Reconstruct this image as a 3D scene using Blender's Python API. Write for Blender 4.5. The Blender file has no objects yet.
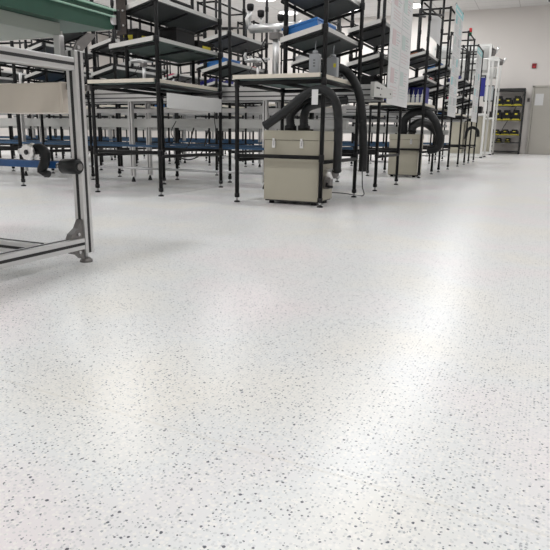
import bpy, bmesh, math, random
from mathutils import Vector, Matrix
random.seed(7)
C = bpy.context.scene.collection
PI = math.pi

# ------------------------------------------------------------------ materials
M = {}
def mat(name, col, rough=.5, metal=0., noise=0., nscale=40., emit=None, estr=0., spec=.5, alpha=None, trans=0.):
    m = bpy.data.materials.new(name); m.use_nodes = True
    nt = m.node_tree; b = nt.nodes['Principled BSDF']
    b.inputs['Base Color'].default_value = (*col, 1)
    b.inputs['Roughness'].default_value = rough
    b.inputs['Metallic'].default_value = metal
    b.inputs['Specular IOR Level'].default_value = spec
    if trans: b.inputs['Transmission Weight'].default_value = trans
    if emit:
        b.inputs['Emission Color'].default_value = (*emit, 1); b.inputs['Emission Strength'].default_value = estr
    if noise:
        tc = nt.nodes.new('ShaderNodeTexCoord'); n = nt.nodes.new('ShaderNodeTexNoise')
        n.inputs['Scale'].default_value = nscale; n.inputs['Detail'].default_value = 3
        mx = nt.nodes.new('ShaderNodeMix'); mx.data_type = 'RGBA'
        mx.inputs['A'].default_value = (*[c*(1-noise) for c in col], 1)
        mx.inputs['B'].default_value = (*[min(1, c*(1+noise)) for c in col], 1)
        nt.links.new(tc.outputs['Object'], n.inputs['Vector'])
        nt.links.new(n.outputs['Fac'], mx.inputs['Factor'])
        nt.links.new(mx.outputs['Result'], b.inputs['Base Color'])
    M[name] = m
    return m
mat('black_pipe', (.006, .006, .0065), .5, 0, .15, spec=.25)
mat('black_plastic', (.008, .008, .009), .5, 0, .15, spec=.3)
mat('hose_rubber', (.010, .011, .012), .45, 0, .2, 60, spec=.35)
mat('foot_metal', (.55, .55, .56), .3, .9, .05)
mat('aluminium', (.62, .62, .62), .34, .75, .05, 20)
mat('slot_dark', (.02, .02, .022), .6)
mat('white_frame', (.72, .72, .70), .4, 0, .03)
mat('bright_steel', (.78, .78, .78), .36, .9, .04)
mat('lip_steel', (.66, .66, .64), .35, .5, .05)
mat('cast_grey', (.20, .19, .185), .5, .5, .2, 60)
mat('bronze_plate', (.05, .042, .038), .45, .6, .35, 30)
mat('cream_edge', (.68, .63, .54), .5, 0, .04)
mat('bench_mat', (.10, .15, .14), .6, 0, .08)
mat('tray_grey', (.066, .070, .071), .5, 0, .12, 8)
mat('tray_green', (.055, .085, .072), .42, 0, .15, 6)
mat('duct_grey', (.55, .55, .53), .5, 0, .03)
mat('panel_white', (.66, .66, .65), .5, 0, .03)
mat('box_beige', (.40, .375, .30), .42, 0, .03, 10)
mat('seam_dark', (.15, .145, .12), .5)
mat('tray_box', (.78, .70, .61), .5, 0, .03, 8)
mat('blue_rail', (.018, .10, .30), .4, 0, .1)
mat('blue_dull', (.03, .085, .17), .4, 0, .1)
mat('blue_bin', (.02, .17, .50), .4, 0, .05)
mat('deep_blue', (.010, .014, .20), .45, 0, .05)
mat('red_plastic', (.55, .015, .02), .4, 0, .05)
mat('pink_plastic', (.60, .05, .14), .4, 0, .05)
mat('alarm_red', (.22, .015, .02), .4)
mat('yellow', (.60, .52, .03), .45, 0, .05)
mat('green_lamp', (.01, .25, .10), .3)
mat('green_belt', (.02, .075, .05), .38, 0, .1, 10)
mat('green_pale', (.34, .38, .34), .45, 0, .05, 6)
mat('green_edge', (.40, .62, .50), .35)
mat('bottle_grey', (.30, .315, .33), .35, 0, .04)
mat('paper', (.66, .66, .66), .6, 0, .02)
mat('ink_grey', (.47, .47, .48), .6)
mat('ink_pink', (.60, .50, .51), .6)
mat('ink_green', (.50, .58, .56), .6)
mat('ink_teal', (.30, .56, .58), .6)
mat('ink_dark', (.10, .10, .11), .6)
mat('orange_part', (.35, .12, .05), .5, 0, .2)
mat('rack_dark', (.022, .022, .023), .45, .2, .1)
mat('door_grey', (.42, .40, .36), .45, 0, .02)
mat('screen_grey', (.42, .45, .46), .3)
mat('lamp_glow', (.9, .9, .9), .5, emit=(1., .98, .96), estr=5.)
mat('lamp_body', (.75, .75, .75), .4)
mat('cable', (.012, .012, .012), .5)

def wall_mat():
    m = mat('wall_paint', (.70, .665, .635), .75, 0, .015, 2.)
    return m
wall_mat()
def ceiling_mat():
    m = bpy.data.materials.new('ceiling_tiles'); m.use_nodes = True; nt = m.node_tree; b = nt.nodes['Principled BSDF']
    tc = nt.nodes.new('ShaderNodeTexCoord'); br = nt.nodes.new('ShaderNodeTexBrick')
    br.offset = 0; br.inputs['Scale'].default_value = 1
    br.inputs['Brick Width'].default_value = 1.2; br.inputs['Row Height'].default_value = .6
    br.inputs['Mortar Size'].default_value = .012
    br.inputs['Color1'].default_value = (.66, .65, .64, 1); br.inputs['Color2'].default_value = (.70, .69, .68, 1)
    br.inputs['Mortar'].default_value = (.50, .49, .48, 1)
    nt.links.new(tc.outputs['Object'], br.inputs['Vector']); nt.links.new(br.outputs['Color'], b.inputs['Base Color'])
    b.inputs['Roughness'].default_value = .8
    M['ceiling'] = m
ceiling_mat()

def floor_mat():
    m = bpy.data.materials.new('speckled_vinyl'); m.use_nodes = True; nt = m.node_tree
    b = nt.nodes['Principled BSDF']; N = nt.nodes.new; L = nt.links.new
    tc = N('ShaderNodeTexCoord')
    wob = N('ShaderNodeTexNoise'); wob.inputs['Scale'].default_value = 260; wob.inputs['Detail'].default_value = 2
    L(tc.outputs['Object'], wob.inputs['Vector'])
    wv = N('ShaderNodeVectorMath'); wv.operation = 'MULTIPLY_ADD'
    wv.inputs[1].default_value = (.003,)*3
    L(wob.outputs['Color'], wv.inputs[0]); L(tc.outputs['Object'], wv.inputs[2])
    def chips(scale, keep, size, seedoff):
        """mask of irregular chips: voronoi cells, a random share of them kept, random size"""
        off = N('ShaderNodeVectorMath'); off.operation = 'ADD'; off.inputs[1].default_value = (seedoff, seedoff*1.7, 0)
        L(wv.outputs[0], off.inputs[0])
        v = N('ShaderNodeTexVoronoi'); v.voronoi_dimensions = '2D'; v.inputs['Scale'].default_value = scale
        v.inputs['Randomness'].default_value = 1
        L(off.outputs[0], v.inputs['Vector'])
        sep = N('ShaderNodeSeparateColor'); L(v.outputs['Color'], sep.inputs[0])
        k = N('ShaderNodeMath'); k.operation = 'LESS_THAN'; k.inputs[1].default_value = keep
        L(sep.outputs[0], k.inputs[0])
        sz = N('ShaderNodeMath'); sz.operation = 'MULTIPLY_ADD'; sz.inputs[1].default_value = size*.75; sz.inputs[2].default_value = size*.35
        L(sep.outputs[1], sz.inputs[0])
        d = N('ShaderNodeMath'); d.operation = 'LESS_THAN'
        L(v.outputs['Distance'], d.inputs[0]); L(sz.outputs[0], d.inputs[1])
        o = N('ShaderNodeMath'); o.operation = 'MULTIPLY'; L(k.outputs[0], o.inputs[0]); L(d.outputs[0], o.inputs[1])
        return o.outputs[0], sep.outputs[2]
    # base with faint pink and yellow drift
    big = N('ShaderNodeTexNoise'); big.inputs['Scale'].default_value = 1.7; big.inputs['Detail'].default_value = 2
    L(tc.outputs['Object'], big.inputs['Vector'])
    ramp = N('ShaderNodeValToRGB'); e = ramp.color_ramp.elements
    e[0].position = .36; e[0].color = (.81, .79, .745, 1); e[1].position = .66; e[1].color = (.82, .765, .775, 1)
    x = e.new(.5); x.color = (.775, .785, .785, 1)
    L(big.outputs['Fac'], ramp.inputs[0])
    col = ramp.outputs[0]
    def over(col, mask, c, strength=1.):
        mx = N('ShaderNodeMix'); mx.data_type = 'RGBA'
        if strength < 1:
            s = N('ShaderNodeMath'); s.operation = 'MULTIPLY'; s.inputs[1].default_value = strength; L(mask, s.inputs[0]); mask = s.outputs[0]
        L(mask, mx.inputs['Factor']); L(col, mx.inputs['A']); mx.inputs['B'].default_value = (*c, 1)
        return mx.outputs['Result']
    a, _ = chips(150, .5, .45, 3.1); col = over(col, a, (.89, .87, .835), .65)
    a, _ = chips(170, .4, .42, 8.3); col = over(col, a, (.60, .61, .615), .6)
    a, _ = chips(170, .20, .30, 15.); col = over(col, a, (.33, .35, .37), .8)
    a, _ = chips(135, .17, .24, 22.); col = over(col, a, (.085, .095, .12), .95)
    a, _ = chips(100, .05, .22, 31.); col = over(col, a, (.05, .058, .08), .95)
    # faint welded seam of the sheet flooring
    sx = N('ShaderNodeSeparateXYZ'); L(tc.outputs['Object'], sx.inputs[0])
    m1 = N('ShaderNodeMath'); m1.operation = 'MULTIPLY_ADD'; m1.inputs[1].default_value = SEAM[0]; m1.inputs[2].default_value = SEAM[1]
    L(sx.outputs[0], m1.inputs[0])
    m2 = N('ShaderNodeMath'); m2.operation = 'SUBTRACT'; L(sx.outputs[1], m2.inputs[0]); L(m1.outputs[0], m2.inputs[1])
    m3 = N('ShaderNodeMath'); m3.operation = 'ABSOLUTE'; L(m2.outputs[0], m3.inputs[0])
    m4 = N('ShaderNodeMath'); m4.operation = 'LESS_THAN'; m4.inputs[1].default_value = .003; L(m3.outputs[0], m4.inputs[0])
    col = over(col, m4.outputs[0], (.60, .56, .48), .2)
    L(col, b.inputs['Base Color'])
    b.inputs['Roughness'].default_value = .29
    b.inputs['Specular IOR Level'].default_value = .5
    M['floor'] = m
SEAM = (-.05, .705)
floor_mat()

# ------------------------------------------------------------------ mesh helpers
class MB:
    def __init__(s): s.bm = bmesh.new(); s.mats = []
    def mi(s, m):
        if m not in s.mats: s.mats.append(m)
        return s.mats.index(m)
    def _fin(s, n0, m, smooth=False):
        i = s.mi(m)
        for f in s.bm.faces[:] if n0 == 0 else [f for f in s.bm.faces if f.index == -1 or f.index >= n0]:
            f.material_index = i; f.smooth = smooth
        s.bm.faces.index_update()
    def box(s, x0, x1, y0, y1, z0, z1, m='black_pipe', bev=0.):
        vs = [s.bm.verts.new(v) for v in ((x0,y0,z0),(x1,y0,z0),(x1,y1,z0),(x0,y1,z0),(x0,y0,z1),(x1,y0,z1),(x1,y1,z1),(x0,y1,z1))]
        i = s.mi(m); fs = []
        for q in ((3,2,1,0),(4,5,6,7),(0,1,5,4),(1,2,6,5),(2,3,7,6),(3,0,4,7)):
            f = s.bm.faces.new([vs[k] for k in q]); f.material_index = i; fs.append(f)
        if bev > 0:
            es = list({e for f in fs for e in f.edges})
            r = bmesh.ops.bevel(s.bm, geom=es, offset=bev, segments=2, affect='EDGES', profile=.6)
            for f in r['faces']: f.material_index = i
        return s
    def quad(s, pts, m, thick=0., n=None):
        """solid slab from four corner points, extruded by thick along n"""
        pts = [Vector(p) for p in pts]
        n = Vector(n) if n is not None else (pts[1]-pts[0]).cross(pts[3]-pts[0]).normalized()
        a = [s.bm.verts.new(p) for p in pts]; b = [s.bm.verts.new(p+n*thick) for p in pts]
        i = s.mi(m)
        k = len(pts)
        fs = [s.bm.faces.new(a[::-1]), s.bm.faces.new(b)] + [s.bm.faces.new((a[j], a[(j+1)%k], b[(j+1)%k], b[j])) for j in range(k)]
        for f in fs: f.material_index = i
        return s
    def tube(s, pts, r, m='black_pipe', seg=12, ribs=0, cap=True):
        """round bar or hose along a polyline; r may be a list"""
        pts = [Vector(p) for p in pts]; n = len(pts)
        rs = r if isinstance(r, (list, tuple)) else [r]*n
        i = s.mi(m); rings = []
        t0 = (pts[1]-pts[0]).normalized()
        up = Vector((0,0,1)) if abs(t0.z) < .9 else Vector((1,0,0))
        u = t0.cross(up).normalized()
        for k in range(n):
            t = (pts[min(k+1,n-1)]-pts[max(k-1,0)]).normalized()
            u = (u - t*u.dot(t)).normalized(); v = t.cross(u)
            rings.append([s.bm.verts.new(pts[k]+(u*math.cos(2*PI*j/seg)+v*math.sin(2*PI*j/seg))*rs[k]) for j in range(seg)])
        for k in range(n-1):
            for j in range(seg):
                f = s.bm.faces.new((rings[k][j], rings[k][(j+1)%seg], rings[k+1][(j+1)%seg], rings[k+1][j])); f.material_index = i; f.smooth = True
        if cap:
            f = s.bm.faces.new(rings[0][::-1]); f.material_index = i
            f = s.bm.faces.new(rings[-1]); f.material_index = i
        return s
    def build(s, name, parent=None):
        bmesh.ops.recalc_face_normals(s.bm, faces=s.bm.faces[:])
        me = bpy.data.meshes.new(name); s.bm.to_mesh(me); s.bm.free()
        for m in s.mats: me.materials.append(M[m])
        o = bpy.data.objects.new(name, me); C.objects.link(o)
        if parent is not None: o.parent = parent
        return o

def tag(o, label, cat, group=None, kind=None):
    if label: o['label'] = label
    if cat: o['category'] = cat
    if group: o['group'] = group
    if kind: o['kind'] = kind
    return o
def thing(name, label, cat, loc=(0,0,0), group=None, rz=0):
    o = bpy.data.objects.new(name, None); C.objects.link(o); o.location = loc; o.rotation_euler = (0,0,rz)
    o.empty_display_size = .1
    return tag(o, label, cat, group)
def struct(name, mb): o = mb.build(name); o['kind'] = 'structure'; return o
def copy_tree(o, parent=None):
    c = o.copy(); C.objects.link(c)
    if parent is not None: c.parent = parent
    for ch in list(KIDS.get(o.name, [])): copy_tree_child(ch, c)
    return c
KIDS = {}
def kids(o): return [c for c in bpy.data.objects if c.parent == o]
def copy_tree_child(ch, p):
    c = ch.copy(); C.objects.link(c); c.parent = p
    for g in KIDS.get(ch.name, []): copy_tree_child(g, c)
    return c
def freeze(o):
    KIDS[o.name] = kids(o)
    for c in KIDS[o.name]: freeze(c)
    return o
def dup(o, loc, label, group=None, rz=None):
    c = copy_tree(o); c.location = loc; c['label'] = label
    if rz is not None: c.rotation_euler = (0,0,rz)
    if group: c['group'] = group
    elif 'group' in c: del c['group']
    return c
def arc(p, n=8):
    """Catmull-Rom through points"""
    p = [Vector(q) for q in p]; q = [p[0]*2-p[1]]+p+[p[-1]*2-p[-2]]; out = []
    for i in range(1, len(q)-2):
        for k in range(n):
            t = k/n
            out.append(.5*((2*q[i])+(q[i+1]-q[i-1])*t+(2*q[i-1]-5*q[i]+4*q[i+1]-q[i+2])*t*t+(3*q[i]-q[i-1]-3*q[i+1]+q[i+2])*t**3))
    out.append(p[-1]); return out

# ------------------------------------------------------------------ camera
F, PITCH, ROLL, YAW, H = 589.43, .23287, .01541, .42033, .465
fw = Vector((-math.sin(YAW)*math.cos(PITCH), math.cos(YAW)*math.cos(PITCH), -math.sin(PITCH)))
r0 = Vector((math.cos(YAW), math.sin(YAW), 0)); u0 = r0.cross(fw)
rt = r0*math.cos(ROLL)+u0*math.sin(ROLL); up = rt.cross(fw)
cd = bpy.data.cameras.new('camera'); cam = bpy.data.objects.new('camera', cd); C.objects.link(cam)
cam.matrix_world = Matrix(((rt.x, up.x, -fw.x, 0), (rt.y, up.y, -fw.y, 0), (rt.z, up.z, -fw.z, H), (0,0,0,1)))
cd.sensor_fit = 'HORIZONTAL'; cd.sensor_width = 36; cd.lens = F/550*36; cd.clip_start = .02; cd.clip_end = 200
bpy.context.scene.camera = cam

# ------------------------------------------------------------------ room
XL, XR, YN, YW, ZC = -17., 6.5, -5., 20.82, 4.4
struct('floor', MB().box(XL-.2, XR+.2, YN-.2, YW+.2, -.12, 0, 'floor'))
struct('ceiling', MB().box(XL-.2, XR+.2, YN-.2, YW+.2, ZC, ZC+.12, 'ceiling'))
struct('wall_left', MB().box(XL-.2, XL, YN-.2, YW+.2, 0, ZC, 'wall_paint'))
struct('wall_right', MB().box(XR, XR+.2, YN-.2, YW+.2, 0, ZC, 'wall_paint'))
struct('wall_front', MB().box(XL, XR, YN-.2, YN, 0, ZC, 'wall_paint'))
struct('wall_back', MB().box(XL, XR, YW, YW+.2, 0, ZC, 'wall_paint'))
d = MB(); d.box(-.55, .47, YW-.05, YW-.004, .008, 2.03, 'door_grey', .004)
door = struct('door_1', d)
f = MB()
f.box(-.60, -.55, YW-.07, YW-.001, 0, 2.08, 'door_grey'); f.box(.47, .52, YW-.07, YW-.001, 0, 2.08, 'door_grey'); f.box(-.60, .52, YW-.07, YW-.001, 2.03, 2.08, 'door_grey')
f.build('door_frame', door)
h = MB(); h.tube([(.38, YW-.05, 1.0), (.38, YW-.10, 1.0), (.27, YW-.10, 1.0)], .011, 'bright_steel'); h.build('door_handle', door)
f = MB(); f.box(-.545, -.535, YW-.052, YW-.05, .02, 2.02, 'seam_dark'); f.build('door_gap', door)

# ceiling lamps
lampn = 0
def lamp(x, y, label, group=None):
    t = thing('ceiling_lamp', label, 'ceiling light', (x, y, ZC-.001), group)
    a = MB(); a.tube([(0,0,0), (0,0,-.03)], [.34, .33], 'lamp_body', 32); a.build('lamp_housing', t)
    a = MB(); a.tube([(0,0,-.031), (0,0,-.036)], .30, 'lamp_glow', 32); a.build('diffuser', t)
    ld = bpy.data.lights.new('lamp_light', 'AREA'); ld.shape = 'DISK'; ld.size = .62; ld.energy = LAMP_W; ld.color = (.985, .993, 1)
    lo = bpy.data.objects.new('lamp_light', ld); C.objects.link(lo); lo.location = (x, y, ZC-.045)
LAMP_W = 38
near = {(-8.2, 19.1): 'round ceiling lamp seen just left of the black corner post with the two bottles',
        (-4.2, 19.4): 'round ceiling lamp shining behind the second poster, high at the frame edge',
        (-2.1, 17.9): 'round ceiling lamp above the far machines, nearest the bare wall',
        (-8.05, 17.0): 'round ceiling lamp at the top edge of the picture above the grey fixture',
        (-6.2, 19.4): 'round ceiling lamp hidden mostly behind the first poster'}
for (x, y), l in near.items(): lamp(x, y, l)
for x in (-14.5, -10.4, -6.2, -2.1, 2.0):
    for y in (-2.6, .8, 4.2, 7.6, 11., 14.4):
        lamp(x, y, 'round ceiling lamp overhead, above the top edge of the picture', 'round ceiling lamps over the bench lines')
for x in (-14.5, 2.0): lamp(x, 17.8, 'round ceiling lamp overhead, above the top edge of the picture', 'round ceiling lamps over the bench lines')

# ------------------------------------------------------------------ workbenches of black pipe
ZT, R = .853, .0145
def foot_mb():
    a = MB(); a.tube([(0,0,0), (0,0,.008), (0,0,.012)], [.021,.021,.010], 'black_plastic', 14)
    a.tube([(0,0,.012), (0,0,.035)], .008, 'foot_metal', 10)
    a.tube([(0,0,.033), (0,0,.036), (0,0,.062)], [.012,.018,.018], 'black_plastic', 14); return a
def post(parent, x, y, z1, name='leg', z0=.06, joints=(.32, .80), r=R):
    a = MB(); a.tube([(0,0,z0), (0,0,z1)], r, 'black_pipe', 12)
    a.tube([(0,0,z1-.001), (0,0,z1+.006)], r*1.15, 'black_plastic', 12)
    for j in joints:
        if z0 < j < z1: a.tube([(0,0,j-.026), (0,0,j-.022), (0,0,j+.022), (0,0,j+.026)], [r*1.05, r*1.28, r*1.28, r*1.05], 'black_plastic', 12)
    o = a.build(name, parent); o.location = (x, y, 0)
    if name == 'leg': foot_mb().build('foot', o)
    return o
def bench(label, X0, X1, Y0, Y1, tray_w=.30, slope=.23, mats=('tray_grey', 'tray_grey'), top=2.13, apron=False, zs=(1.13, 1.40), ladder=False, midbar=False, lower_shelf=False, name='workbench', tw=.27, group=None, lower_w=None):
    W, D = X1-X0, Y1-Y0
    t = thing(name, label, 'workbench', (X1, Y0, 0), group)     # local frame: x from -W to 0, y from 0 to D
    js = (.32, .80, zs[0]-.01, zs[1]-.01, 1.75)
    post(t, 0, 0, top, joints=js); post(t, 0, D, top, joints=js)
    post(t, -W, 0, ZT-.02); post(t, -W, D, ZT-.02)
    for y in (0, D): post(t, -tw, y, top, 'upright', ZT, joints=js[2:])
    a = MB()
    for z in (.805,):
        a.tube([(-W,0,z),(0,0,z)], R*.95); a.tube([(-W,D,z),(0,D,z)], R*.95); a.tube([(-W,0,z),(-W,D,z)], R*.95); a.tube([(0,0,z),(0,D,z)], R*.95)
        a.tube([(-W*.5,0,z),(-W*.5,D,z)], R*.9)
    a.build('top_frame', t)
    a = MB(); z = .325
    a.tube([(-W,0,z),(0,0,z)], R*.9); a.tube([(-W,D,z),(0,D,z)], R*.9); a.tube([(-W,0,z-.03),(-W,D,z-.03)], R*.9); a.tube([(0,0,z-.03),(0,D,z-.03)], R*.9)
    a.build('lower_frame', t)
    a = MB(); a.box(-W-.015, -.020, -.018+.0, D+.02, ZT-.026, ZT-.002, 'bench_mat'); o = a.build('table_top', t)
    a = MB(); a.box(-W-.018, -.017, -.030, -.018, ZT-.024, ZT+.002, 'cream_edge'); a.box(-.020, -.0145+.0, .02, D-.02, ZT-.024, ZT+.002, 'cream_edge'); a.build('edge_strip', o)
    a = MB()
    for z in (top-.012,):
        a.tube([(-tw,0,z),(0,0,z)], R*.8); a.tube([(-tw,D,z),(0,D,z)], R*.8); a.tube([(0,0,z),(0,D,z)], R*.8); a.tube([(-tw,0,z),(-tw,D,z)], R*.8)
    if ladder:
        a.tube([(-.135,0,ZT),(-.135,0,top)], R*.95)
        for z in (1.12, 1.40, 1.69, 1.80, 1.965): a.tube([(-.135,0,z),(0,0,z)], R*.8)
        a.tube([(-.40,0,top-.012),(0,0,top-.012)], R*.8); a.tube([(-.40,0,ZT),(-.40,0,top)], R*.9); a.tube([(-.40,0,top-.012),(-tw,D,top-.012)], R*.8)
    if midbar:
        for x in (0, -.22): a.tube([(x,0,1.80),(x,D,1.93)], R*.9)
        a.tube([(-tw,0,1.80),(0,0,1.80)], R*.8)
    a.build('tower_frame', t)
    for k, z in enumerate(zs):
        w = tray_w if k or lower_w is None else lower_w
        sl = slope if k or lower_w is None else .10
        drop = w*sl
        a = MB()
        a.quad([(-.016,-.02,z-.012),(-.016,D+.02,z-.012),(-w,D+.02,z-.012-drop),(-w,-.02,z-.012-drop)], mats[k], .006, (0,0,-1))
        a.tube([(-.03,D*.5,z-.022),(-w,D*.5,z-.022-drop)], .010, 'black_pipe', 8)
        tr = a.build('tray', t)
        a = MB()
        a.quad([(-.018,-.022,z-.016),(-.018,D+.022,z-.016),(-.018,D+.022,z+.016),(-.018,-.022,z+.016)], 'lip_steel', .003, (-1,0,0))
        a.quad([(-.016,-.022,z-.018),(-.016,-.022,z+.014),(-w,-.022,z+.014-drop),(-w,-.022,z-.018-drop)], 'lip_steel', .003, (0,-1,0))
        a.build('tray_lip', tr)
        a = MB()
        a.tube([(-w,-.0,z-.036-drop),(-w,D,z-.036-drop)], R*.75); 
        a.tube([(-w,.0,z-.034-drop),(0,.0,z-.034)], R*.75); a.tube([(-w,D,z-.034-drop),(0,D,z-.034)], R*.75)
        a.build('tray_support', t)
    if apron:
        a = MB(); a.box(.0165, .024, .08, D-.02, .65, .76, 'panel_white', .002); a.build('side_panel', t)
    if lower_shelf:
        a = MB(); a.box(-W+.02, -.02, .02, D-.02, .335, .345, 'tray_grey'); a.build('lower_shelf', t)
    return freeze(t)

A = -1.34
B_ = bench('black pipe workbench at the aisle with the large beige extractor box under it', -1.964, A, 3.714, 4.49, tray_w=.30)
L1 = bench('black pipe workbench with green tray, left of the bench that holds two squeeze bottles', -3.242, -2.633, 3.749, 4.669, mats=('tray_green', 'tray_grey'), apron=True, lower_w=.41)
L2 = bench('black pipe workbench seen behind the aluminium stand leg, front bench row', -4.76, -4.13, 3.83, 4.72)
rows = []   # (row word, [benches])
b0 = bench('black pipe workbench at the aisle carrying the tall first poster', -1.96, -1.34, 5.12, 5.94)
second = [b0]
for k, (x1, w) in enumerate(((-2.84, .63), (-4.2, .56), (-5.15, .6), (-6.5, .6))):
    second.append(dup(b0, (x1, 5.22, 0), 'black pipe workbench, %s from the aisle in the second bench row' % ('second','third','fourth','fifth')[k]))
n0 = bench('black pipe workbench at the aisle with the farther beige extractor box under it', -1.96, -1.34, 7.10, 7.95, midbar=True)
n1 = bench('black pipe workbench at the aisle with ladder-like tower carrying the second poster', -1.96, -1.34, 8.50, 9.36, ladder=True)
ordn = ['first','second','third','fourth','fifth','sixth','seventh','eighth']
third, fourth = [n0], [n1]
for k in range(1, 7):
    third.append(dup(n0, (-1.34-1.36*k, 7.10+.02*(k%2), 0), 'black pipe workbench, %s from the aisle in the third bench row' % ordn[k]))
for k in range(1, 6):
    fourth.append(dup(n0, (-1.50-1.36*k, 8.52, 0), 'black pipe workbench, %s from the aisle in the fourth bench row' % ordn[k]))
f0 = dup(n0, (-1.34, 10.45, 0), 'black pipe workbench at the aisle, between the second and third posters')
s0 = dup(n1, (-1.34, 11.95, 0), 'black pipe workbench at the aisle carrying the third, farthest poster')
fifth, sixth = [f0], [s0]
for k in range(1, 7):
    fifth.append(dup(n0, (-1.34-1.5*k, 10.45, 0), 'black pipe workbench, %s from the aisle in the fifth bench row' % ordn[k]))
for k in range(1, 5):
    sixth.append(dup(n0, (-1.5-1.5*k, 11.95, 0), 'black pipe workbench, %s from the aisle in the sixth bench row' % ordn[k]))

# ------------------------------------------------------------------ aluminium conveyor lines
def alu_bar(a, x0, x1, y0, y1, z0, z1, m='aluminium'):
    a.box(x0, x1, y0, y1, z0, z1, m, .0015)
def conveyor(label, yc, x0, x1):
    t = thing('line_conveyor', label, 'conveyor', (x1, yc, 0))
    L = x1-x0
    for s in (-1, 1):
        a = MB(); y = s*.165
        a.box(-L, 0, y-.015, y+.015, .755, .865, 'aluminium', .002)
        for z in (.785, .825): a.box(-L+.01, -.01, y-.016, y+.016, z-.005, z+.005, 'slot_dark')
        a.build('side_beam', t)
    a = MB(); a.box(-L+.02, -.02, -.145, .145, .835, .850, 'black_plastic', .002); a.box(-L+.02, -.02, -.145, .145, .765, .775, 'black_plastic'); a.build('belt', t)
    n = max(2, int(L/1.45))
    for k in range(n+1):
        for s in (-1, 1):
            x = -.95-(L-1.1)*k/n; y = s*.135
            a = MB(); a.box(x-.02, x+.02, y-.02, y+.02, .05, .755, 'aluminium', .002)
            a.box(x-.004, x+.004, y-.0205, y+.0205, .06, .75, 'slot_dark')
            o = a.build('leg', t)
            a = MB(); a.tube([(x,y,0),(x,y,.01),(x,y,.05)], [.022,.02,.007], 'black_plastic', 12); a.build('foot', o)
    a = MB(); a.box(-L, -.25, -.04, .02, .520, .60, 'duct_grey', .003); a.build('cable_duct', t)
    a = MB(); a.box(-L, -.25, -.182, -.162, .336, .358, 'blue_dull', .003); a.build('blue_rail', t)
    a = MB(); a.box(-L, -.25, .160, .180, .353, .372, 'blue_dull', .003); a.build('blue_rail', t)
    a = MB(); a.tube([(-L,-.17,.135),(-.25,-.17,.135)], .011, 'foot_metal', 10); a.build('tie_rod', t)
    a = MB(); a.box(-L, -.3, .06, .1, .66, .70, 'aluminium', .002); a.build('inner_beam', t)
    # end plate towards the aisle
    a = MB()
    a.quad([(.012,-.30,.765),(.012,.30,.785),(.012,.30,.845),(.012,-.22,.880),(.012,-.30,.872)], 'duct_grey', .03, (1,0,0))
    for y0, y1, z in ((-.24,-.14,.835),(-.09,-.07,.835),(.20,.23,.815),(-.12,-.09,.79)): a.box(.0425, .0435, y0, y1, z-.006, z+.006, 'slot_dark')
    a.build('end_plate', t)
    return t
conveyor('aluminium line conveyor between the two nearest bench rows, beside the first poster', 4.895, -9.5, -1.29)
conveyor('aluminium line conveyor in the middle, behind the second poster', 8.22, -11.5, -1.45)
conveyor('aluminium line conveyor farthest back, behind the third poster', 11.62, -12.5, -1.45)

# ------------------------------------------------------------------ dust extractors
def extractor(label, x0, x1, y0, y1, h, detail=True):
    t = thing('dust_extractor', label, 'extractor', (x0, y0, 0)); w, d = x1-x0, y1-y0
    a = MB(); a.box(0, w, 0, d, .028, h-.065, 'box_beige', .004); a.box(.004, w-.004, .004, d-.004, h-.067, h-.061, 'seam_dark'); a.build('body', t)
    a = MB(); a.box(-.004, w+.004, -.004, d+.004, h-.062, h, 'box_beige', .004); a.build('lid', t)
    for fx in (.19, .70) if detail else (.75,):
        a = MB(); x = w*fx
        a.box(x-.012, x+.012, -.012, -.0005, h-.115, h-.070, 'bright_steel', .002); a.box(x-.008, x+.008, -.016, -.0045, h-.072, h-.052, 'bright_steel', .002)
        a.tube([(x,-.014,h-.10),(x,-.014,h-.065)], .004, 'foot_metal', 8)
        a.build('latch', t)
    for x in (.04, w-.04):
        for y in (.05, d-.05):
            a = MB(); a.tube([(x,y,0),(x,y,.028)], [.02,.016], 'black_plastic', 12); a.build('rubber_foot', t)
    a = MB(); a.box(.01, w-.01, .0+.004, d-.004, .020, .029, 'slot_dark'); a.build('base_strip', t)
    a = MB()
    for x in (.13, .23): a.tube([(x,d*.5,h),(x,d*.5,h+.035)], .042, 'black_plastic', 20)
    a.build('inlet_collar', t)
    if detail:
        a = MB(); a.box(w+.003, w+.05, .10, .17, .11, .19, 'cast_grey', .006)
        a.tube([(w+.0,.14,.20),(w+.06,.14,.215)], .036, 'bright_steel', 20); a.tube([(w+.06,.14,.215),(w+.085,.14,.215)], [.036,.03], 'cast_grey', 20)
        a.tube([(w+.03,.10,.15),(w+.03,.08,.13),(w+.08,.08,.13)], .008, 'black_plastic', 8)
        a.build('side_outlet', t)
        a = MB(); a.tube([(w+.075,.10,.245),(w+.06,.14,.23)], .006, 'bright_steel', 8); a.build('hose_clamp', t)
    return t
extractor('large beige extractor box with two steel latches under the nearest aisle bench', -1.775, -1.375, 3.755, 4.06, .497)
extractor('smaller looking beige extractor box with black hose arch, under the farther aisle bench', -1.72, -1.375, 7.03+.1, 7.42, .50, False)

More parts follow.
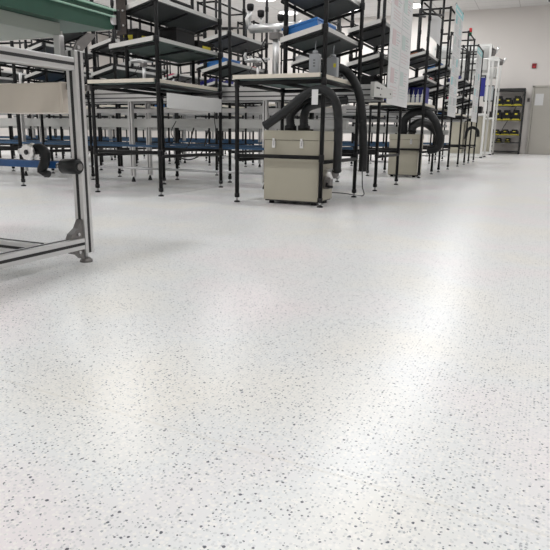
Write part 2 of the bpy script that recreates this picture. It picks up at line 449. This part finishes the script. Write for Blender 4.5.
def hose(label, pts, r=.032, name='extraction_hose'):
    P = arc(pts, 10); n = len(P); a = MB(); fine = []; rr = []
    # ribs: resample
    L = [0]
    for i in range(1, n): L.append(L[-1]+(P[i]-P[i-1]).length)
    k = max(8, int(L[-1]/.007)); j = 0
    for i in range(k+1):
        s = L[-1]*i/k
        while j < n-2 and L[j+1] < s: j += 1
        t = (s-L[j])/max(1e-6, L[j+1]-L[j]); fine.append(P[j].lerp(P[j+1], min(1, t))); rr.append(r*(1.0 if i%2 else .94))
    rr[0] = rr[-1] = r*1.08; rr[1] = rr[-2] = r*1.08
    a.tube(fine, rr, 'hose_rubber', 16)
    return tag(a.build(name), label, 'hose')
hose('black hose arching over the near beige box to its open left end',
     [(-1.285,3.88,.235),(-1.245,3.76,.44),(-1.228,3.68,.61),(-1.253,3.65,.70),(-1.32,3.64,.748),(-1.40,3.64,.735),(-1.47,3.64,.695),(-1.55,3.64,.632),(-1.635,3.64,.575),(-1.716,3.64,.523)], .029)
hose('thick black hose drooping beside the bench from behind the right squeeze bottle',
     [(-1.47,4.20,.955),(-1.385,4.28,.925),(-1.306,4.28,.835),(-1.262,4.28,.721),(-1.235,4.28,.546),(-1.222,4.28,.37),(-1.218,4.28,.215)], .032)
hose('black hose rising from the left inlet of the near beige box',
     [(-1.645,3.907,.53),(-1.645,3.907,.60),(-1.60,3.93,.66),(-1.52,4.0,.70),(-1.40,4.1,.73)], .03)
hose('black hose rising from the right inlet of the near beige box',
     [(-1.545,3.907,.53),(-1.545,3.91,.60),(-1.53,3.96,.66),(-1.46,4.15,.70),(-1.36,4.26,.72)], .03)
hose('black hose arch from the top of the farther beige box down its right side',
     [(-1.59,7.275,.53),(-1.58,7.25,.66),(-1.47,7.20,.745),(-1.34,7.20,.755),(-1.24,7.2,.686),(-1.17,7.2,.552),(-1.14,7.2,.40),(-1.19,7.2,.335),(-1.27,7.22,.32)], .046)
hose('short black hose behind the arch on top of the farther beige box',
     [(-1.49,7.275,.53),(-1.48,7.3,.60),(-1.42,7.4,.64),(-1.36,7.6,.62),(-1.25,7.7,.5),(-1.24,7.7,.36)], .05)

# ------------------------------------------------------------------ posters on the towers
def poster(label, x, y0, y1, z0, z1, cols):
    t = thing('process_poster', label, 'poster', (x, y0, z0)); D, Hh = y1-y0, z1-z0
    a = MB(); a.box(-.003, .003, 0, D, 0, Hh, 'paper'); a.build('sheet', t)
    lay = [0]
    def r(b, ya, yb, za, zb, m): lay[0] = (lay[0]+1) % 40; b.box(.0032, .0042+.00002*lay[0], ya*D, yb*D, za, zb, m)
    a = MB(); n = int(Hh/.28)
    for k in range(n):
        z = .04+k*(Hh-.12)/n; hh = (Hh-.12)/n
        a.box(.0032, .0040, .06*D, .94*D, z+hh-.008, z+hh-.004, 'ink_grey')
        a.box(.0032, .0040, .50*D, .505*D, z, z+hh-.01, 'ink_grey')
        for c in (0, 1):
            y = (.10+.45*c)
            r(a, y, y+.16, z+hh*.45, z+hh*.85, cols[(k*2+c) % len(cols)])
            for q in range(6): r(a, y+.19, y+.35-.04*(q%3), z+hh*(.82-.07*q), z+hh*(.845-.07*q), 'ink_grey' if q%2 else cols[(k+c+1)%len(cols)])
            for q in range(4): r(a, y, y+.33-.05*(q%2), z+hh*(.34-.08*q), z+hh*(.36-.08*q), cols[(k+c)%len(cols)])
    a.build('printed_tables', t)
    a = MB(); r(a, .0, 1., Hh-.10, Hh-.0, cols[-1]); r(a, .1, .75, Hh-.065, Hh-.04, 'paper'); a.build('header_band', t)
    for y in (.04, D-.04):
        a = MB(); a.box(-.012, .006, y-.012, y+.012, Hh-.015, Hh+.012, 'black_plastic'); a.build('clip', t)
    return t
poster('tall white process poster with pink and green tables, nearest of the three', -1.302, 5.20, 6.02, .745, 2.12, ['ink_pink','ink_green','ink_pink','ink_green'])
poster('narrow white poster with teal header, second from the camera', -1.302, 8.66, 9.42, .76, 2.20, ['ink_green','ink_grey','ink_teal'])
poster('white poster with teal header, farthest of the three by the white machine', -1.302, 11.5, 12.35, .76, 2.04, ['ink_grey','ink_green','ink_teal'])
t = thing('hanging_sheet', 'plain white sheet hung inside the tower of the bench with the second extractor', 'sheet', (-1.42, 7.25, 1.60))
a = MB(); a.quad([(0,.35,.05),(0,1.15,.03),(0,1.18,.36),(0,.33,.32)],'paper',.004,(1,0,0)); a.build('sheet', t)
a = MB(); a.tube([(0,-.10,.325),(0,1.24,.365)], .009, 'black_pipe', 8); a.build('hanging_bar', t)

# ------------------------------------------------------------------ small things
def bottle(label, x, y, z, h=.11, r=.033, square=True, matn='bottle_grey'):
    t = thing('squeeze_bottle', label, 'bottle', (x, y, z))
    a = MB()
    if square: a.box(-r, r, -r*.7, r*.7, 0, h, matn, .007)
    else: a.tube([(0,0,0),(0,0,.004),(0,0,h*.85),(0,0,h)], [r*.95,r,r,r*.5], matn, 20)
    a.build('body', t)
    a = MB(); a.tube([(0,0,h),(0,0,h+.006),(0,0,h+.018),(0,0,h+.022)], [.016,.018,.018,.010], matn, 16); a.build('cap', t)
    a = MB(); a.tube([(0,0,h+.022),(.001,0,h+.05),(.004,0,h+.078)], [.0045,.003,.0018], matn, 8); a.build('nozzle', t)
    return t
t = bottle('grey squeeze bottle with small printed mark, left of the black corner post', -1.425, 3.77, ZT, .125, .034)
a = MB()
for q in range(3): a.box(-.004,.010,-.0248,-.0240,.045+q*.018,.053+q*.018,'ink_dark')
a.build('printed_mark', t)
t = bottle('grey squeeze bottle with yellow sticker, right of the black corner post', -1.375, 3.98, ZT, .125, .036)
a = MB(); a.box(.012,.030,-.0262,-.0254,.06,.085,'yellow'); a.build('yellow_sticker', t)

def bin_(label, x, y, z, w, d, h, m='black_plastic', rz=0, tilt=0., lab=None, name='parts_bin', cat='bin', group=None):
    t = thing(name, label, cat, (x, y, z), group); t.rotation_euler = (0, tilt, rz)
    a = MB(); th = .004
    a.box(0,w,0,d,0,th,m); a.box(0,w,0,th,th,h,m); a.box(0,w,d-th,d,th,h,m); a.box(0,th,th,d-th,th,h,m); a.box(w-th,w,th,d-th,th,h,m)
    a.build('body', t)
    a = MB(); a.box(-.006,w+.006,-.006,0,h-.012,h,m); a.box(-.006,w+.006,d,d+.006,h-.012,h,m); a.box(-.006,0,0,d,h-.012,h,m); a.box(w,w+.006,0,d,h-.012,h,m); a.build('rim', t)
    if lab:
        a = MB(); a.box(w*.25,w*.75,-.0065,-.0005,h*.3,h*.65,lab); a.box(w+.0005,w+.0065,d*.25,d*.75,h*.3,h*.65,lab); a.build('label_tag', t)
    return freeze(t)
def on_tray(bx, by, zt, dx, slope=.23): return (bx-dx, by, zt-.010-dx*slope)   # top of tray at distance dx from its high side
TL = -math.atan(.23)
def tb(label, bx, y, zt, dx0, w, d, h, m, **k):
    # bin lying on the slanted tray; its local x runs up the slope
    return bin_(label, bx-dx0, y, zt-.0115-dx0*.23, w, d, h, m, tilt=TL, **k)
tb('flat blue bin on the lower tray above the two squeeze bottles', A, 3.74, 1.13, .285, .24, .36, .088, 'blue_bin')
tb('black bin on the tray behind the blue bin, near aisle bench', A, 4.2, 1.13, .24, .16, .2, .10, 'black_plastic')
bin_('black bin with yellow label on the green tray', -3.0, 3.80, 1.093, .16, .22, .12, 'black_plastic', lab='yellow')
bin_('wide black bin in the middle of the green tray', -2.82, 4.06, 1.105, .15, .26, .15, 'black_plastic')
bin_('black bin at the back end of the green tray', -2.82, 4.38, 1.105, .15, .24, .10, 'black_plastic', lab='yellow')
tb('black bin on the upper tray of the bench with the green tray', -2.633, 4.1, 1.40, .26, .20, .25, .09, 'black_plastic')
X1b = -2.84
tb('flat black bin on the upper tray, second bench row behind the grey fixture', X1b, 5.34, 1.40, .26, .20, .42, .055, 'black_plastic', lab='yellow')
tb('bright blue bin on the lower tray behind the green-tray bench', X1b, 5.24, 1.13, .26, .2, .34, .08, 'blue_bin')
tb('small red box behind the bright blue bin on the same tray', X1b, 5.80, 1.13, .14, .1, .12, .05, 'red_plastic')
tb('dark bin of brown parts on the upper tray above the farther extractor', A, 7.14, 1.40, .27, .22, .6, .075, 'black_plastic', lab='orange_part')
tb('black bin on the lower tray above the farther extractor', A, 7.14, 1.13, .27, .18, .5, .05, 'black_plastic')
bin_('small red box on the lower tray above the farther extractor', A-.10, 7.75, 1.115, .05, .12, .06, 'red_plastic', tilt=TL)
for k in range(3):
    bin_('%s of three deep blue bins on the farther extractor bench' % ('leftmost','middle','rightmost')[k], -1.93+.19*k, 7.40, ZT+.002, .165, .22, .19, 'deep_blue', group='deep blue bins on the farther extractor bench')
for k in range(4):
    t = bottle('white bottle, %s from the left before the deep blue bins' % ordn[k], -1.535+.052*k, 7.18, ZT, .075, .020, False, 'panel_white')
    t['group'] = 'white bottles before the blue bins'
tb('black bin on the lower tray of the bench with the first poster', A, 5.16, 1.13, .27, .22, .5, .06, 'black_plastic')
bin_('black bin on the table top under the first poster bench trays', -1.62, 5.2, ZT+.002, .2, .3, .12, 'black_plastic')

# generic bins on the farther benches
pro = {}
def gen(kind, bench_o, rowword, kth, tray, dy, lab):
    bx, by = bench_o.location.x, bench_o.location.y
    if kind not in pro:
        m, w, d, h = {'black': ('black_plastic', .2, .24, .08), 'blue': ('deep_blue', .2, .22, .09), 'pink': ('pink_plastic', .14, .18, .07), 'white': ('panel_white', .18, .22, .09), 'sky': ('blue_bin', .2, .24, .08)}[kind]
        o = bin_(lab, 0, 0, 0, w, d, h, m); pro[kind] = o
    else: o = dup(pro[kind], (0,0,0), lab)
    if tray == 'table': o.location = (bx-.52, by+dy, ZT+.002); o.rotation_euler = (0,0,0)
    else:
        zt = 1.13 if tray == 'lower' else 1.40
        o.location = (bx-.27, by+dy, zt-.0115-.27*.23); o.rotation_euler = (0, TL, 0)
colw = {'black':'black','blue':'deep blue','pink':'pink','white':'white','sky':'bright blue'}
for word, row in (('second', second), ('third', third), ('fourth', fourth), ('fifth', fifth), ('sixth', sixth)):
    for k, b in enumerate(row):
        if (word in ('second', 'third')) and k == 0: continue
        for tray in ('lower', 'upper', 'table'):
            for dy in (.05, .42):
                if word == 'second' and k == 1: continue
                if random.random() < .25: continue
                kind = random.choice(['black','black','black','blue','white','pink','sky'] if tray != 'table' else ['blue','white','black','sky'])
                pos = 'front' if dy < .2 else 'back'
                where = {'lower':'lower tray','upper':'upper tray','table':'table top'}[tray]
                gen(kind, b, word, k, tray, dy, '%s bin, %s of %s, %s bench from aisle, %s bench row' % (colw[kind], pos, where, ordn[k], word))

# silver fixtures with black knobs
def fixture(label, x, y, z, s=1.):
    t = thing('clamp_fixture', label, 'fixture', (x, y, z)); t.scale = (s, s, s)
    a = MB(); a.box(-.06,.06,-.05,.05,0,.02,'aluminium',.003); a.build('base', t)
    a = MB(); a.tube([(0,0,.02),(0,0,.33)], .019, 'bright_steel', 18); a.build('column', t)
    a = MB(); a.tube([(-.17,0,.34),(.12,0,.34)], .024, 'bright_steel', 18); a.tube([(.12,0,.34),(.17,0,.36)], .015, 'bright_steel', 12)
    a.tube([(-.17,0,.34),(-.19,.0,.40),(-.17,0,.44)], [.020,.014,.012], 'bright_steel', 12); a.build('cross_tube', t)
    for kx, kz in ((-.17,.44),(-.10,.40),(.03,.37)):
        a = MB(); a.tube([(kx,0,kz-.05),(kx,0,kz)], .007, 'bright_steel', 10); a.tube([(kx,0,kz),(kx,0,kz+.008),(kx,0,kz+.035),(kx,0,kz+.04)], [.012,.020,.022,.016], 'black_plastic', 14); a.build('knob', t)
    a = MB(); a.box(-.03,.03,-.035,.035,.27,.31,'cast_grey',.004); a.tube([(-.05,-.03,.28),(-.10,-.04,.20),(-.04,-.03,.12)], .005, 'cable', 8); a.build('clamp_head', t)
    return freeze(t)
fx = fixture('tall silver cross-tube fixture with black knobs, left of the two squeeze bottles', -2.215, 4.90, .866, 1.45)
dup(fx, (-2.40, 4.93, .866), 'shorter silver fixture just left of the tall cross-tube fixture').scale = (.7,.7,.7)
dup(fx, (-3.6, 4.90, .866), 'silver fixture on the near conveyor behind the green-tray bench').scale = (.8,.8,.8)
dup(fx, (-4.5, 4.90, .866), 'silver fixture on the near conveyor seen right of the stand leg').scale = (.8,.8,.8)
dup(fx, (-5.2, 4.90, .866), 'silver fixture on the near conveyor seen under the green belt').scale = (.8,.8,.8)
for k, x in enumerate((-2.6, -3.9, -5.3, -6.6, -8.0)):
    dup(fx, (x, 8.22, .866), 'silver fixture on the middle conveyor, %s from the aisle' % ordn[k]).scale = (1,1,1)
for k, x in enumerate((-2.4, -3.4, -4.6, -6.0)):
    dup(fx, (x, 11.62, .866), 'silver fixture on the farthest conveyor, %s from the aisle' % ordn[k]).scale = (1.1,1.1,1.1)

# paper tag on the corner post
t = MB(); t.box(-.020,.022,-.002,0,0,.092,'paper'); o = t.build('paper_tag'); o.location = (-1.358, 3.606, .655); tag(o, 'blank white tag on the black hose arch beside the corner post', 'tag')
# bracket plate on the green-tray bench
t = thing('bracket_plate', 'dark bolted metal bracket plate high on the green-tray bench upright', 'bracket', (-2.903, 3.715, 1.16))
a = MB(); a.box(-.045,.040,-.010,-.004,0,.40,'bronze_plate',.003); a.build('plate', t)
for z in (.06,.16,.26,.36):
    for x in (-.022,.018):
        a = MB(); a.tube([(x,-.010,z),(x,-.018,z)], .007, 'foot_metal', 6); a.build('bolt', t)
# cables
def cable(label, pts, r=.004):
    a = MB(); a.tube(arc(pts, 8), r, 'cable', 8); return tag(a.build('cable'), label, 'cable')
cable('black cable looping low under the green-tray bench', [(-2.95,4.74,.52),(-3.0,4.72,.36),(-3.1,4.70,.27),(-2.98,4.70,.235),(-2.86,4.72,.30),(-2.80,4.74,.50)], .006)
cable('thin black cable hanging from the cable duct left of the looping one', [(-3.2,4.83,.58),(-3.24,4.80,.48),(-3.2,4.79,.40),(-3.3,4.8,.36),(-3.35,4.83,.5)])
cable('black cable hanging down at the right leg of the green-tray bench', [(-2.68,4.70,.76),(-2.72,4.715,.62),(-2.70,4.71,.50),(-2.655,4.71,.40),(-2.66,4.71,.30)])
cable('black power cable bundled behind the near beige box', [(-1.2,4.2,.25),(-1.25,4.4,.1),(-1.3,4.6,.006),(-1.5,4.7,.006),(-1.9,4.75,.006)])

# ------------------------------------------------------------------ foreground aluminium stand with green belt
t = thing('aluminium_stand', 'aluminium profile stand in the left foreground under the green belt', 'stand', (-1.507, 1.66, 0))
def prof_leg(x, y):
    a = MB(); w = .021
    a.box(x-w, x+w, y-w, y+w, .035, .735, 'aluminium', .003)
    for s in (-1, 1):
        a.box(x-.006, x+.006, y+s*w-.001, y+s*w+.001, .037, .733, 'slot_dark'); a.box(x+s*w-.001, x+s*w+.001, y-.0055, y+.0055, .037, .733, 'slot_dark')
    o = a.build('leg', t)
    a = MB(); a.tube([(x,y,.014),(x,y,.036)], .008, 'foot_metal', 12); a.tube([(x,y,0),(x,y,.006),(x,y,.016)], [.023,.023,.014], 'cast_grey', 20); a.build('foot', o)
def prof_beam(name, ax, x0, x1, y0, y1, z0, z1):
    a = MB(); a.box(x0,x1,y0,y1,z0,z1,'aluminium',.003); zm = (z0+z1)/2
    if ax == 'y': 
        for x in (x0,x1): a.box(x-.001,x+.001,y0+.002,y1-.002,zm-.005,zm+.005,'slot_dark')
        a.box((x0+x1)/2-.005,(x0+x1)/2+.005,y0,y1,z1-.001,z1+.001,'slot_dark')
    else:
        for y in (y0,y1): a.box(x0+.002,x1-.002,y-.001,y+.001,zm-.005,zm+.005,'slot_dark')
        a.box(x0,x1,(y0+y1)/2-.005,(y0+y1)/2+.005,z1-.001,z1+.001,'slot_dark')
    a.build(name, t)
for x in (0, -.86):
    for y in (0, -1.25): prof_leg(x, y)
for x in (0, -.86):
    prof_beam('lower_beam', 'y', x-.02, x+.02, -1.23, -.022, .052, .094)
    prof_beam('upper_beam', 'y', x-.02, x+.02, -1.23, -.022, .668, .71)
prof_beam('cross_beam', 'x', -.838, -.022, -.20, -.16, .052, .094)
prof_beam('cross_beam', 'x', -.838, -.022, -1.27, -1.23, .668, .71)
def corner(z0, up, x=0, q=1.):
    a = MB(); s = q if up else -q
    P = [(x-.012,-.021,z0),(x-.012,-.085,z0),(x-.012,-.075,z0+s*.018),(x-.012,-.045,z0+s*.035),(x-.012,-.028,z0+s*.062),(x-.012,-.021,z0+s*.066)]
    a.quad(P, 'cast_grey', .024, (1,0,0)); a.tube([(x+.012,-.045,z0+s*.014),(x+.017,-.045,z0+s*.014)], .006, 'foot_metal', 8)
    a.build('corner_bracket', t)
corner(.0945, True); corner(.0515, False, .0, .55)
# gusset at the leg top
a = MB(); a.quad([(.012,-.022,.735),(.012,.022,.735),(.012,.10,.80),(.012,.055,.80),(.012,.0,.765)], 'cast_grey', .006, (1,0,0))
a.tube([(.018,.0,.745),(.024,.0,.745)], .006, 'foot_metal', 8); a.build('top_gusset', t)
for y in (-.03, -1.2):
    a = MB(); a.box(-.848, -.812, y-.012, y+.012, .71, .782, 'aluminium', .003); a.build('belt_support', t)
    a = MB(); a.box(-.048, -.022, y-.012, y+.012, .71, .782, 'aluminium', .003); a.build('belt_support', t)

# belt conveyor on the stand
t = thing('belt_conveyor', 'green belt conveyor resting on the foreground aluminium stand', 'conveyor', (-1.5, 1.66, 0))
a = MB()
prof = [(.232,.868),(.225,.842),(.20,.832),(-.05,.826),(-1.6,.826),(-1.6,.91),(.20,.912),(.225,.895)]
n = len(prof)
vs0 = [a.bm.verts.new((-.012,y,z)) for y,z in prof]; vs1 = [a.bm.verts.new((-.86,y,z)) for y,z in prof]
i = a.mi('green_belt')
for f_ in (vs0, vs1[::-1]): a.bm.faces.new(f_).material_index = i
for k in range(n): a.bm.faces.new((vs0[k],vs0[(k+1)%n],vs1[(k+1)%n],vs1[k])).material_index = i
a.build('belt', t)
a = MB(); a.box(-.011,.002,-1.6,.225,.900,.906,'green_edge',.001); a.box(-.011,.002,-1.6,.220,.878,.882,'green_edge',.001); a.build('edge_strip', t)
a = MB(); a.box(-.84,-.055,-1.55,-.005,.783,.825,'green_pale',.003); a.box(-.84,-.055,-.004,.004,.781,.80,'lip_steel'); a.build('drip_pan', t)
a = MB(); a.box(-.011,.004,.226,.245,.835,.905,'black_plastic',.002); a.tube([(-.86,.222,.87),(.0,.222,.87)], .018, 'foot_metal', 16); a.build('end_roller', t)

t = thing('hanging_tray_box', 'beige metal box hung across the stand under the green belt', 'box', (-1.885, 1.655, .53))
a = MB(); a.box(0,.305,0,.11,0,.104,'tray_box',.004); a.build('body', t)
a = MB(); a.box(.305,.318,.0,.112,.0,.106,'tray_box',.002); a.build('end_cap', t)
for y in (.03, .09):
    a = MB(); a.box(.318,.358,y-.006,y+.006,.08,.10,'cast_grey'); a.build('hanger', t)
t = thing('blue_bar', 'blue round bar running left from the stand leg', 'rail', (-1.507, 1.635, .350))
a = MB(); a.box(-.60,-.05,-.012,.012,-.013,.013,'blue_rail',.004); a.build('bar', t)
a = MB(); a.box(-.595,-.05,-.006,.006,.0125,.0145,'slot_dark'); a.build('groove', t)
t = thing('pipe_clamp', 'black round clamp gripping the stand leg at the blue bar', 'clamp', (-1.507, 1.61, .348))
a = MB(); a.tube([(-.036,0,0),(-.032,0,0),(.034,0,0),(.040,0,0)], [.020,.026,.026,.021], 'hose_rubber', 24); a.build('body', t)
a = MB(); a.tube([(.040,0,0),(.044,0,0)], .012, 'cast_grey', 16); a.build('end_cap', t)
a = MB(); a.tube([(-.058,0.0,-.0),(-.036,0,0)], .011, 'foot_metal', 12); a.build('stub', t)
t = thing('swivel_joint', 'black curved elbow joint with a silver flange above the blue bar', 'joint', (-1.62, 1.600, .348))
a = MB(); a.tube(arc([(.020,0,-.030),(-.010,0,-.020),(.005,0,.012),(.012,0,.038),(-.008,0,.056),(-.028,-.004,.056)], 6), [.012]*6+[.017]*12+[.019]*13, 'hose_rubber', 18); a.build('elbow', t)
a = MB(); a.tube([(-.030,-.004,.050),(-.042,-.006,.050),(-.045,-.006,.050),(-.060,-.008,.050)], [.024,.028,.022,.016], 'bright_steel', 24)
a.tube([(-.060,-.008,.050),(-.072,-.010,.050),(-.10,-.01,.046)], [.013,.014,.010], 'bright_steel', 14); a.build('flange', t)
a = MB(); a.tube([(-.036,-.028,.046),(-.036,-.040,.046)], [.028,.026], 'bright_steel', 24); a.tube([(-.036,-.041,.046),(-.036,-.043,.046)], .009, 'slot_dark', 12); a.build('flange_face', t)

# ------------------------------------------------------------------ far end: white machines
def machine(label, x1, y, hh, zc, blue=False, w=1.3):
    t = thing('assembly_machine', label, 'machine', (x1, y, 0)); D = .9
    for x in (-w, 0):
        for yy in (0, D):
            a = MB(); a.box(x-.024,x+.024,yy-.024,yy+.024,.03,hh,'white_frame',.004); o = a.build('post', t)
            a = MB(); a.tube([(x,yy,0),(x,yy,.03)], .035, 'black_plastic', 12); a.build('foot', o)
    for z in (.06, 1.02, hh-.03):
        a = MB(); a.box(-w,0,-.025,.025,z-.025,z+.025,'white_frame'); a.box(-w,0,D-.025,D+.025,z-.025,z+.025,'white_frame'); a.box(-.025,.025,0,D,z-.025,z+.025,'white_frame'); a.box(-w-.025,-w+.025,0,D,z-.025,z+.025,'white_frame')
        a.build('cross_frame', t)
    a = MB(); a.box(-w+.05,-.05,.05,D-.05,1.0,1.04,'lip_steel'); a.build('work_surface', t)
    for k in range(2):
        a = MB(); x0 = -.36-.42*k; a.box(x0,x0+.31,.06,.52,.10,.98,'box_beige',.006); c = a.build('cabinet', t)
        a = MB(); a.box(x0+.03,x0+.27,.054,.06,.16,.92,'box_beige'); a.build('cabinet_door', c)
    a = MB(); a.tube([(-w+.1,.2,zc),(-.02,.2,zc)], .13, 'panel_white', 24); a.tube([(-.02,.2,zc),(.10,.2,zc-.02)], [.10,.07], 'cast_grey', 16); a.tube([(.10,.2,zc-.02),(.16,.2,zc+.10)], .03, 'bright_steel', 10); a.build('air_duct', t)
    a = MB(); a.box(-w+.05,-.06,.10,.7,zc-.42,zc-.16,'duct_grey',.01); a.build('hood', t)
    a = MB(); a.box(-.32,-.05,.0,.03,1.48,1.92,'black_plastic',.004); m_ = a.build('monitor', t)
    a = MB(); a.box(-.30,-.07,-.004,.0,1.51,1.89,'screen_grey'); a.build('screen', m_)
    a = MB(); a.box(-.20,-.16,.01,.04,1.04,1.49,'black_plastic'); a.build('monitor_stand', t)
    if blue:
        a = MB(); a.box(-.20,-.045,-.045,-.032,1.44,1.86,'deep_blue'); a.build('blue_panel', t)
    for k in range(3):
        a = MB(); a.box(-1.0+.35*k,-.80+.35*k,.12,.5,1.04,1.22+.05*(k%2),'lip_steel' if k%2 else 'black_plastic',.008); a.build('tooling_block', t)
    return t
machine('white framed assembly machine with deep blue panel right behind the farthest poster', -1.445, 15.4, 2.62, 2.46, True)
machine('white framed assembly machine with white duct ending nearest the black rack', -1.475, 18.3, 2.62, 2.56)
t = thing('signal_tower', 'red and green signal tower light on the far bench tower', 'signal light', (-1.61, 12.81, 2.13))
a = MB(); a.tube([(0,0,0),(0,0,.22)], .012, 'bright_steel', 10); a.build('pole', t)
a = MB(); a.tube([(0,0,.22),(0,0,.28)], .028, 'panel_white', 16); a.build('base', t)
a = MB(); a.tube([(0,0,.28),(0,0,.35)], .028, 'green_lamp', 16); a.build('green_lens', t)
a = MB(); a.tube([(0,0,.355),(0,0,.43)], .028, 'red_plastic', 16); a.build('red_lens', t)
hose('small black hose loop beside the white machine cabinet', [(-1.556,13.0,.45),(-1.535,13.0,.60),(-1.481,13.0,.665),(-1.403,13.0,.67),(-1.325,13.0,.61),(-1.31,13.0,.49)], .032)

# ------------------------------------------------------------------ rack on the back wall
RX0, RX1, RY0, RY1 = -1.70, -.80, 20.30, 20.75
t = thing('storage_rack', 'dark metal storage rack with black and yellow bins against the back wall', 'rack', (RX0, RY0, 0)); w, D = RX1-RX0, RY1-RY0
for x in (0, w):
    for y in (0, D):
        a = MB(); a.box(x-.02,x+.02,y-.02,y+.02,0,1.96,'rack_dark',.002); a.build('post', t)
SZ = (.09, .36, .60, 1.05, 1.49)
for z in SZ:
    a = MB(); a.box(.021,w-.021,-.012,D,z-.03,z,'rack_dark',.003); a.build('shelf', t)
a = MB(); a.box(-.02,w+.02,-.022,D+.02,1.90,1.98,'rack_dark',.004); a.build('top_shelf', t)
a = MB(); a.tube([(0,D,.1),(w,D,1.9)], .008, 'rack_dark', 8); a.build('brace', t)
for z in SZ[2:]:
    a = MB(); a.box(.03,w-.03,-.016,-.0125,z-.022,z-.006,'yellow'); a.build('label_strip', t)
prb = None
def rbin(k, n, word, x, z, h, ww):
    t = thing('tool_case', 'black case with yellow stripe, %s on the %s shelf of the wall rack' % (k, word), 'case', (x, RY0+.03, z), 'black and yellow cases on the wall rack')
    a = MB(); a.box(0,ww,0,.30,0,h*.75,'black_plastic',.012); a.box(ww*.15,ww*.85,.02,.28,h*.75,h,'black_plastic',.012); a.build('body', t)
    a = MB(); a.box(ww*.1,ww*.9,-.006,0,.004,h*.09,'yellow'); a.box(ww*.35,ww*.65,-.006,0,h*.5,h*.65,'yellow'); a.build('yellow_trim', t)
for word, z, h in (('top', 1.49, .27), ('second', 1.05, .29), ('third', .60, .15)):
    for k in range(3): rbin(('left','middle','right')[k], 3, word, RX0+.05+.27*k, z, h*(.8 if (word=='top' and k==1) else 1), .25)
for k in range(2): rbin(('left','right')[k], 2, 'fourth', RX0+.20+.26*k, .36, .13, .17)

# ------------------------------------------------------------------ back wall fittings
t = thing('alarm_sounder', 'small dark red alarm sounder high on the back wall', 'alarm', (-.63, YW, 2.60))
a = MB(); a.box(-.065,.065,-.04,0,0,.14,'alarm_red',.008); a.build('housing', t)
a = MB(); a.box(-.03,.03,-.046,-.04,.02,.055,'red_plastic',.003); a.build('lens', t)
t = thing('wall_switch', 'grey switch box on the back wall between rack and door', 'switch', (-.685, YW, 1.60))
a = MB(); a.box(-.04,.04,-.03,0,0,.12,'cast_grey',.006); a.build('box', t)
a = MB(); a.box(-.018,.018,-.036,-.03,.04,.08,'black_plastic',.003); a.build('button', t)
a = MB(); a.box(-.50,-.26,YW-.054,YW-.0515,1.49,1.84,'paper'); tag(a.build('paper_notice'), 'white paper notice taped to the grey door', 'notice')
t = thing('ceiling_vent', 'dark ceiling vent at the top right corner above the door', 'vent', (-.25, 20.0, ZC-.001))
a = MB(); a.box(-.2,.2,-.2,.2,-.03,0,'lamp_body',.004); a.build('frame', t)
for k in range(6):
    a = MB(); a.box(-.17,.17,-.17+.06*k,-.14+.06*k,-.034,-.030,'slot_dark'); a.build('slat', t)

# ------------------------------------------------------------------ world and view
w = bpy.data.worlds.new('world'); bpy.context.scene.world = w; w.use_nodes = True
w.node_tree.nodes['Background'].inputs[0].default_value = (.9, .93, 1, 1); w.node_tree.nodes['Background'].inputs[1].default_value = .5
vs = bpy.context.scene.view_settings
vs.view_transform = 'Standard'; vs.look = 'None'; vs.gamma = 1; vs.use_curve_mapping = False; vs.exposure = 0
